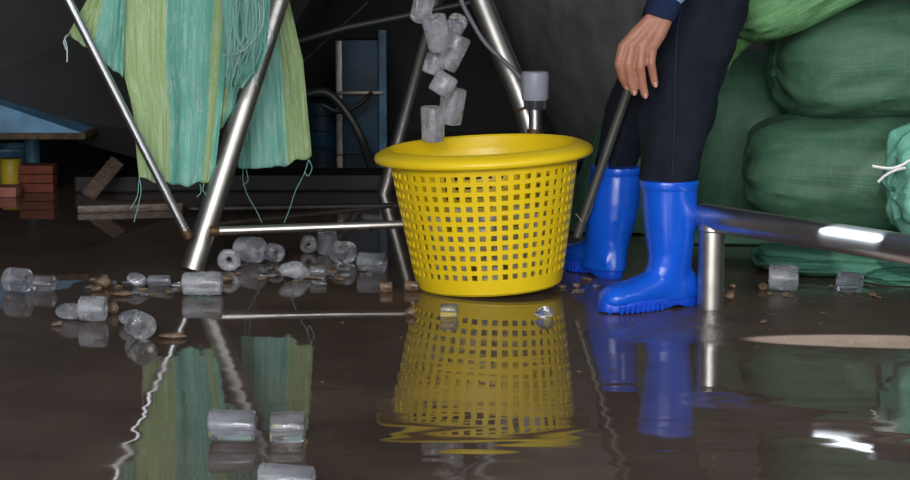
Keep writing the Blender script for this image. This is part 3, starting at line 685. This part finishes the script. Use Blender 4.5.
# ------------------------------------------------------------ filled sacks
def sack(name, c, s, rot, seed, m, label, fold=.03, e=.55, ears=0, tie=False, noise_k=1.0):
    """filled woven sack: rounded cushion, closed end on -x, folds radiate from the ends"""
    bm = bmesh.new(); uvl = bm.loops.layers.uv.new('UVMap'); nu, nv = 120, 90; rows = []
    Rm = Euler(rot).to_matrix(); c = Vector(c)
    for i in range(nu+1):
        th = -PI/2 + PI*i/nu; row = []
        ct = math.copysign(abs(math.cos(th))**e, math.cos(th)); sn = math.copysign(abs(math.sin(th))**e, math.sin(th))
        for j in range(nv):
            ph = 2*PI*j/nv; cp = math.copysign(abs(math.cos(ph))**.8, math.cos(ph)); sp = math.copysign(abs(math.sin(ph))**.8, math.sin(ph))
            p = Vector((sn, ct*cp, ct*sp))
            endk = abs(sn)**4
            rr = 1 + fold*endk*.8*math.sin(ph*6+seed+2*noise.noise(Vector((ph, seed, 0)))) \
                 + fold*noise_k*1.8*noise.noise(Vector((p.x*1.3+seed, p.y*1.6, p.z*1.6))) \
                 - fold*noise_k*1.3*abs(noise.noise(Vector((p.x*1.2+p.z*1.2+seed*2, p.y*1.5, p.z*3.2-p.x*1.6))))*2 \
                 + fold*noise_k*.35*noise.noise(Vector((p.x*4+seed*3, p.y*6, p.z*11)))
            q = Vector((p.x*s[0]*(1+(rr-1)*.4), p.y*s[1]*rr, p.z*s[2]*rr))
            q.z -= .10*s[2]*(1-p.x*p.x)*(1 if p.z > 0 else -.3)*0
            if ears:
                k = max(0, abs(p.z)-.55)*max(0, -p.x-.45)*ears; q.x -= k*s[0]; q.z += math.copysign(k*s[2]*.5, p.z)
            row.append(Rm @ q + c)
        rows.append(row)
    vs = grid(bm, rows, closed_v=True)
    idx = {}
    for i, r_ in enumerate(vs):
        for j, v in enumerate(r_): idx[v] = (i, j)
    for f in bm.faces:
        js = [idx[l.vert][1] for l in f.loops]; wrap = max(js)-min(js) > 2
        for l in f.loops:
            i, j = idx[l.vert]
            if wrap and j == 0: j = nv
            l[uvl].uv = (i/nu, j/nv)
    bmesh.ops.remove_doubles(bm, verts=bm.verts, dist=1e-5)
    zmin = min(v.co.z for v in bm.verts)
    if zmin < .002:
        for v in bm.verts:
            if v.co.z < .002: v.co.z = .002+(v.co.z-zmin)*.02
    bmesh.ops.recalc_face_normals(bm, faces=bm.faces)
    o = obj(name, bm, m); tag(o, label, 'sack'); return o
def SC(px, py, Y): return P(px, py, Y)
sack('filled_sack', SC(905, 172, 5.22), (.44, .25, .165), (0, R(2), R(-8)), 1.3, M['sackA'], 'plump dark green filled sack resting right behind the shiny bench rail')
sack('filled_sack', SC(925, 55, 5.30), (.43, .27, .185), (0, R(-4), R(6)), 4.1, M['sackA'], 'big dark green filled sack lying on top of the one behind the rail')
sack('filled_sack', SC(738, 140, 5.72), (.16, .20, .27), (0, 0, .1), 7.7, M['sackA'], 'shaded green sack standing upright just right of the trousers')
sack('filled_sack', SC(640, 170, 5.95), (.17, .18, .40), (0, R(22), 0), 9.2, M['sackA'], 'dark green sack leaning behind the person and the blue boots')
s = sack('filled_sack', SC(832, -32, 5.04), (.30, .15, .11), (0, R(-27), R(4)), 12.4, M['sackB'], 'brightest green sack with a pinched corner on top of the pile', fold=.05, ears=0)
bm = bmesh.new()
tube(bm, catmull([P(754, 22, 5.10), P(741, 40, 5.06), P(731, 55, 5.05), P(725, 68, 5.05)], 6), [.056, .054, .050, .045, .031, .028, .026, .024, .022, .020, .018, .016, .014, .012, .011, .010, .009, .008, .008][:19], 14)
for v in bm.verts: v.co.y += .004*noise.noise(v.co*60); v.co.x += .006*noise.noise(v.co*45)
uvl = bm.loops.layers.uv.new('UVMap')
for f in bm.faces:
    for l in f.loops: l[uvl].uv = (l.vert.co.x*2, l.vert.co.z*2)
obj('twisted_corner', bm, M['sackB'], s)
threads(s, [[P(725, 66, 5.09), P(723, 71, 5.09), P(721, 77, 5.09)]], M['white'], rr=.002)
sack('filled_sack', SC(858, 262, 5.12), (.28, .17, .036), (0, R(3), R(-4)), 15.1, M['sackC'], 'flattened green sack on the floor under the bench rail', fold=.06)
s = sack('filled_sack', SC(985, 168, 4.86), (.262, .12, .17), (0, R(-12), R(10)), 18.8, M['sackF'], 'teal green sack end at the right edge tied with white cord', fold=.06)
cpts = [P(872, 166, 4.70), P(884, 168, 4.70), P(893, 168, 4.70), P(902, 165, 4.70), P(912, 159, 4.70)]
bm = bmesh.new(); tube(bm, catmull(cpts, 6), .0036, 8); obj('white_cord', bm, M['white'], s)
bm = bmesh.new(); tube(bm, catmull([P(878, 182, 4.70), P(886, 175, 4.695), P(896, 170, 4.69), P(905, 168, 4.70)], 6), .0036, 8); obj('white_cord', bm, M['white'], s)
sack('filled_sack', SC(955, 283, 4.95), (.24, .12, .030), (0, R(4), 0), 22.8, M['sackC'], 'thin teal sack edge on the floor at the right edge below the rail', fold=.08)
sack('filled_sack', SC(1010, -20, 5.0), (.25, .18, .14), (0, R(10), R(10)), 25.8, M['sackC'], 'paler teal sack at the upper right corner of the pile', fold=.06)
sack('filled_sack', SC(800, 245, 5.75), (.42, .20, .10), (0, 0, 0), 28.8, M['sackA'], 'shadowed dark green sack at the back of the pile near the floor')

# ------------------------------------------------------------ person
def remesh(o, vox, it=6, fac=.5):
    m = o.modifiers.new('remesh', 'REMESH'); m.mode = 'VOXEL'; m.voxel_size = vox; m.use_smooth_shade = True
    s_ = o.modifiers.new('smooth', 'SMOOTH'); s_.factor = fac; s_.iterations = it
LA = P(668, 290, 4.60)          # left (near) ankle
RA = P(604, 262, 5.12)
hipC = Vector((P(712, -30, 4.78).x, 4.80, .86))
lh = hipC + Vector((.0, -.085, -.02)); rh = hipC + Vector((-.01, .09, -.02))
lk = P(677, 118, 4.62); rk = Vector((P(631, 112, 5.08).x, 5.08, .44))
chest = hipC + Vector((-.10, 0, .30)); neck = hipC + Vector((-.19, 0, .47)); headc = neck + Vector((-.07, 0, .135))
lsh = chest + Vector((-.04, -.165, .10)); rsh = chest + Vector((-.04, .165, .10))
lw = P(659, 17, 4.47); le = Vector((P(684, 17, 4.5).x+.03, 4.50, .965))
re_ = rsh + Vector((-.02, .07, -.27)); rw = re_ + Vector((-.20, -.02, -.12))
bm = bmesh.new()
# torso, legs, arms, neck, head
chain(bm, [hipC+Vector((0, -.05, 0)), hipC+Vector((0, .05, 0))], [.105, .105])
chain(bm, [hipC, hipC.lerp(chest, .5), chest, chest+Vector((-.05, 0, .09))], [.105, .10, .118, .085])
chain(bm, [chest+Vector((-.03, -.07, .06)), chest+Vector((-.03, .07, .06))], [.10, .10])
chain(bm, [lsh, rsh], [.052, .052])
chain(bm, [chest+Vector((-.05, 0, .09)), neck, headc+Vector((.01, 0, -.06))], [.06, .052, .050])
for h_, k_, a_ in ((lh, lk, LA), (rh, rk, RA)): chain(bm, [h_, k_, k_.lerp(a_, .35), a_+Vector((0, 0, .05))], [.078, .040, .028, .024])
chain(bm, [lsh, le, le.lerp(lw, .35), lw], [.046, .037, .036, .0205]); chain(bm, [rsh, re_, re_.lerp(rw, .35), rw], [.046, .037, .036, .0245])
# head facing -x
capsule(bm, headc+Vector((.015, 0, .035)), headc+Vector((-.005, 0, .02)), .082, .080)
capsule(bm, headc+Vector((-.015, 0, -.045)), headc+Vector((-.045, 0, -.075)), .058, .036)
capsule(bm, headc+Vector((-.084, 0, .012)), headc+Vector((-.106, 0, -.028)), .010, .014)     # nose
capsule(bm, headc+Vector((-.086, -.020, -.060)), headc+Vector((-.086, .020, -.060)), .008, .008)   # lips
capsule(bm, headc+Vector((-.078, -.035, .028)), headc+Vector((-.078, .035, .028)), .014, .014)     # brow
for s_ in (-1, 1): capsule(bm, headc+Vector((.012, s_*.082, .018)), headc+Vector((.006, s_*.080, -.025)), .013, .009)
# left hand: back of hand towards the camera, fingers down; P with pixel joints
def hand_px(bm, Yb):
    W = [(650, 20), (655, 20), (660, 20), (665, 21)]; K = [(623, 47), (632, 46), (642, 47), (652, 48)]
    palm = []
    for w_, k_ in zip(W, K):
        m_ = (w_[0]*.45+k_[0]*.55+1.5, w_[1]*.5+k_[1]*.5); palm += [(w_, m_, .0165, .0160), (m_, k_, .0160, .0132)]
    for a, b, ra, rb in palm: capsule(bm, P(a[0], a[1], Yb), P(b[0], b[1], Yb), ra, rb)
    F = [ # knuckle, mid, tip-joint, tip (px,py,dY)
        [(623, 47, 0), (619, 64, -.004), (623, 78, .006), (627, 87, .016)],
        [(632, 46, -.002), (628, 64, -.008), (631, 81, .0), (634, 92, .008)],
        [(642, 47, -.002), (640, 66, -.008), (642, 83, .0), (645, 95, .006)],
        [(652, 48, 0), (651, 63, -.004), (653, 75, .002), (655, 84, .006)]]
    Rr = [(.0130, .0116, .0106, .0084), (.0132, .0120, .0112, .0090), (.0130, .0118, .0110, .0090), (.0122, .0106, .0098, .0082)]
    tips = []
    for f, rr in zip(F, Rr):
        pts = [P(x, y, Yb+d) for x, y, d in f]; chain(bm, pts, rr, 14); tips.append((pts[-2], pts[-1]))
    # thumb behind, leaving the side of the palm
    pts = [P(636, 30, Yb+.012), P(622, 44, Yb+.030), P(617, 58, Yb+.040), P(620, 70, Yb+.044)]
    pts = [P(650, 28, Yb+.012), P(636, 46, Yb+.034), P(633, 60, Yb+.040), P(636, 71, Yb+.038)]
    chain(bm, pts, (.015, .0125, .011, .009), 14)
    return tips
tips = hand_px(bm, 4.455)
# right hand (out of the frame), relaxed
d0 = (rw-re_).normalized(); up_ = Vector((0, 0, 1)); sd = d0.cross(up_).normalized()
pc = rw + d0*.045; capsule(bm, rw, rw+d0*.075, .022, .026)
for k in range(4):
    b0 = rw+d0*.085+sd*(k-1.5)*.019; chain(bm, [rw+d0*.03+sd*(k-1.5)*.010, b0, b0+d0*.035-up_*.012, b0+d0*(.05)-up_*(.035), b0+d0*.045-up_*.05], [.014, .0105, .0095, .0085, .0075], 12)
chain(bm, [rw+d0*.02-sd*.01, rw+d0*.05-sd*.042-up_*.01, rw+d0*.08-sd*.05-up_*.03], [.014, .012, .0095], 12)
person = obj('person', bm, M['skin'], origin=Vector((LA.x, 4.75, 0))); remesh(person, .0025, 5, .5)
tag(person, 'person in navy trousers and blue rubber boots standing with one hand hanging beside the basket', 'person')
for a, b in tips:
    bm = bmesh.new(); d = (b-a).normalized(); c_ = b+d*.001+Vector((0, -.0062, .0))
    capsule(bm, c_-d*.003, c_+d*.0035, .0042, .0040, 12); obj('fingernail', bm, M['nail'], person)
# hair + eyes
bm = bmesh.new(); capsule(bm, headc+Vector((.035, 0, .045)), headc+Vector((-.005, 0, .055)), .088, .082); capsule(bm, headc+Vector((.05, 0, -.01)), headc+Vector((.04, 0, .03)), .064, .07)
hr = obj('hair', bm, M['hair'], person); remesh(hr, .005, 4)
for s_ in (-1, 1):
    bm = bmesh.new(); bmesh.ops.create_uvsphere(bm, u_segments=16, v_segments=10, radius=.010, matrix=Matrix.Translation(headc+Vector((-.078, s_*.030, .006)))); obj('eye', bm, M['eye'], person)
# trousers: elliptical rings from pixel edges (near leg)
def ring(cx, cy, cz, rx, ry, n=40, seed=0, wr=.0):
    out = []
    for k in range(n):
        a = 2*PI*k/n; q = 1+wr*noise.noise(Vector((math.cos(a)*1.5+seed, math.sin(a)*1.5, cz*9)))
        out.append(Vector((cx+rx*q*math.cos(a), cy+ry*q*math.sin(a), cz)))
    return out
def leg_rings(edges, Yf, ryf, seed):
    rs = []; ks = [e_[0] for e_ in edges]
    n = 40
    for i in range(n+1):
        y = ks[0]+(ks[-1]-ks[0])*i/n
        for (y0, l0, r0_), (y1, l1, r1_) in zip(edges, edges[1:]):
            if y0 >= y >= y1:
                tq = (y0-y)/(y0-y1); l = l0+(l1-l0)*tq; rr_ = r0_+(r1_-r0_)*tq; break
        Y = Yf(y); a = P(l, y, Y); b = P(rr_, y, Y)
        rs.append(ring((a.x+b.x)/2, Y, a.z, (b.x-a.x)/2, (b.x-a.x)/2*ryf, 40, seed, .12))
    return rs
bm = bmesh.new()
near = [(190, 643, 694), (181, 640, 697), (165, 640, 703), (133, 640, 708), (120, 640, 714), (97, 641, 716), (80, 643, 722), (67, 645, 724), (50, 648, 733), (20, 654, 742), (0, 658, 748), (-30, 660, 762), (-70, 668, 776)]
rs = leg_rings(near, lambda y: 4.60+.12*max(0, (190-y)/260), .95, 3); loft(bm, rs)
far = [(200, 600, 629), (178, 594, 633), (168, 594, 634), (120, 604, 655), (90, 612, 672), (40, 640, 705), (0, 650, 735), (-60, 665, 765)]
rs = leg_rings(far, lambda y: 5.085-.12*max(0, (180-y)/240), 1.05, 8); loft(bm, rs)
hx = hipC
capsule(bm, hx+Vector((0, -.06, -.02)), hx+Vector((0, .06, -.02)), .128, .128); capsule(bm, hx+Vector((.0, 0, .0)), hx+Vector((-.02, 0, .08)), .125, .115)
tr = obj('trousers', bm, M['navy'], person); remesh(tr, .005, 3)
dt = bpy.data.textures.new('wrinkle', 'CLOUDS'); dt.noise_scale = .07; dt.noise_depth = 2
dm = tr.modifiers.new('wrinkle', 'DISPLACE'); dm.texture = dt; dm.strength = .014; dm.mid_level = .5; dm.texture_coords = 'LOCAL'
bm = bmesh.new(); pts = [P(672, 176, 4.53), P(674, 140, 4.53), P(675, 100, 4.535), P(676, 60, 4.545), P(678, 25, 4.55), P(684, 0, 4.55)]
pts = catmull(pts, 6); tube(bm, pts, .0016, 6); obj('side_seam', bm, M['seam'], person)
# jacket
bm = bmesh.new()
chain(bm, [hipC+Vector((-.01, -.05, .10)), hipC+Vector((-.01, .05, .10))], [.135, .135])
chain(bm, [hipC+Vector((-.02, 0, .10)), hipC.lerp(chest, .6), chest, chest+Vector((-.05, 0, .085))], [.128, .125, .138, .095])
chain(bm, [chest+Vector((-.03, -.08, .06)), chest+Vector((-.03, .08, .06))], [.115, .115]); chain(bm, [lsh, rsh], [.068, .068])
chain(bm, [lsh, le, lw.lerp(le, .6), lw.lerp(le, .25)], [.066, .058, .056, .049]); chain(bm, [rsh, re_, rw.lerp(re_, .4), rw.lerp(re_, .08)], [.066, .056, .052, .042])
jk = obj('jacket', bm, M['lightblue'], person); remesh(jk, .006, 4)
dm = jk.modifiers.new('wrinkle', 'DISPLACE'); dm.texture = dt; dm.strength = .016; dm.mid_level = .5; dm.texture_coords = 'LOCAL'
bm = bmesh.new(); dw = (le-lw).normalized()
a = lw-dw*.004
tube(bm, [a+dw*.004, a, a+dw*.001, a+dw*.02, a+dw*.04, a+dw*.05], [.031, .034, .037, .039, .041, .038], 32); obj('cuff', bm, M['navycuff'], person)
bm = bmesh.new(); dw = (re_-rw).normalized(); a = rw-dw*.002; tube(bm, [a, a+dw*.02, a+dw*.045], [.030, .034, .037], 28); obj('cuff', bm, M['navycuff'], person)

# boots ---------------------------------------------------------
def boot(pos, yaw, lean=(0, 0), H_=.30, sc=1.0, label='', shift=0, fat=1):
    """local: toe +x. returns upper, sole"""
    Rz = Matrix.Rotation(yaw, 4, 'Z'); T = Matrix.Translation(pos) @ Rz @ Matrix.Diagonal((sc, sc, sc, 1))
    n = 44
    def el(cx, cz, rx, ry, tilt=0, p=1.0):
        out = []
        for k in range(n):
            a = 2*PI*k/n; ca, sa = math.cos(a), math.sin(a)
            out.append(Vector((cx+rx*ca, ry*sa, cz + tilt*ca*rx)))
        return out
    zs = [(.300, -.006, .072, .064), (.288, -.006, .073, .065), (.286, -.006, .070, .0625), (.25, -.008, .069, .061), (.20, -.010, .066, .057), (.16, -.012, .0615, .053), (.125, -.012, .057, .048), (.10, -.008, .058, .044), (.08, .0, .066, .042), (.05, .0, .070, .040), (.02, .0, .074, .040)]
    bm = bmesh.new()
    rs = [el(cx+lean[0]*z+shift*min(1, z/.15), z*H_/.30, rx*(fat if z < .18 else 1+(fat-1)*max(0, (.28-z)/.1)), ry*(fat if z < .18 else 1+(fat-1)*max(0, (.28-z)/.1))) for z, cx, rx, ry in zs]
    rs = [[v+Vector((0, lean[1]*v.z, 0)) for v in r_] for r_ in rs]
    loft(bm, rs)
    # foot along x: rings in the yz plane
    fr = []
    for x, hw, top, bot in ((-.078, .018, .050, .02), (-.072, .031, .075, .012), (-.05, .038, .10, .010), (-.01, .040, .115, .010), (.03, .041, .105, .010), (.07, .044, .086, .010), (.11, .0475, .073, .010), (.15, .046, .067, .010), (.175, .038, .060, .011), (.190, .024, .048, .016), (.1945, .010, .036, .022)):
        r_ = []
        cz = (top+bot)/2; hz = (top-bot)/2
        for k in range(n):
            a = 2*PI*k/n; ca = math.copysign(abs(math.cos(a))**.75, math.cos(a)); sa = math.copysign(abs(math.sin(a))**.8, math.sin(a)); wd = hw*(1 if sa < 0 else 1-.18*sa)
            r_.append(Vector((x, wd*ca, cz+hz*sa)))
        fr.append(r_)
    loft(bm, fr)
    # collar ring and heel counter bead
    bmesh.ops.transform(bm, matrix=T, verts=bm.verts)
    up = obj('boot', bm, M['blue'], person); up['label'] = label; remesh(up, .0042, 5, .5)
    bm = bmesh.new(); rs = [el(-.006+lean[0]*z+shift, z*H_/.30, rx, ry) for z, rx, ry in ((.281, .0715, .064), (.284, .0736, .0656), (.297, .0736, .0656), (.301, .0725, .0645), (.300, .067, .059), (.27, .066, .058))]
    rs = [[v+Vector((0, lean[1]*v.z, 0)) for v in r_] for r_ in rs]
    loft(bm, rs, cap=False); bmesh.ops.transform(bm, matrix=T, verts=bm.verts); obj('top_band', bm, M['blue'], up)
    # sole: outline extruded, with tread blocks
    bm = bmesh.new(); N_ = 72; outl = []
    for k in range(N_):
        a = 2*PI*k/N_; x = .0585+.139*math.cos(a); tt_ = (x+.08)/.277; hw = .040+.010*math.sin(PI*min(1, max(0, (tt_-.35)/.65))) - .006*math.exp(-((tt_-.42)/.12)**2)
        sx = math.sin(a); outl.append(Vector((x, hw*math.copysign(abs(sx)**.62, sx), 0)))
    rings = [[Vector((p.x*.985+.001, p.y*.96, 0.0)) for p in outl], [p+Vector((0, 0, .004)) for p in outl], [p+Vector((0, 0, .026)) for p in outl], [Vector((p.x*.985+.001, p.y*.95, .029)) for p in outl]]
    for r_i, ring_ in enumerate(rings[:2]):
        for k, p in enumerate(ring_):
            arch = math.exp(-((p.x+.0)/.022)**2)*.009
            notch = .006 if (int((p.x+.5)/.0075) % 2 == 0 and p.x > .04 and r_i == 0) else 0
            p.z += arch+notch
    loft(bm, rings); bmesh.ops.transform(bm, matrix=T, verts=bm.verts); obj('sole', bm, M['bluesole'], up)
    for sgn in (-1, 1):
        for k in range(9):
            bm = bmesh.new(); x = .052+k*.0145; hw = .0465+.004*math.sin(PI*k/9)
            box(bm, (x, sgn*hw*.99, .011), (.007, .006, .018), bev=.001)
            bmesh.ops.transform(bm, matrix=T, verts=bm.verts); obj('tread_block', bm, M['bluesole'], up)
    return up
g1 = G(669, 306)
boot(Vector((g1.x, g1.y, 0)), R(180+28), (0.0, 0), .308, 1.0, 'near glossy bright blue rubber boot pointing left', .012)
g2 = G(604, 281)
b2 = boot(Vector((g2.x, g2.y+.10, 0)), R(180-62), (-.054, -.10), .285, 1.02, 'far shaded blue rubber boot turned away behind the basket', 0, 1.2)
bm = bmesh.new(); q = P(603, 157, 5.0); tube(bm, catmull([P(600, 176, 5.0), P(600, 160, 5.0), P(604, 157, 5.0), P(607, 162, 5.0), P(606, 176, 5.0)], 6), .004, 10); obj('pull_tab', bm, M['blue'], b2)
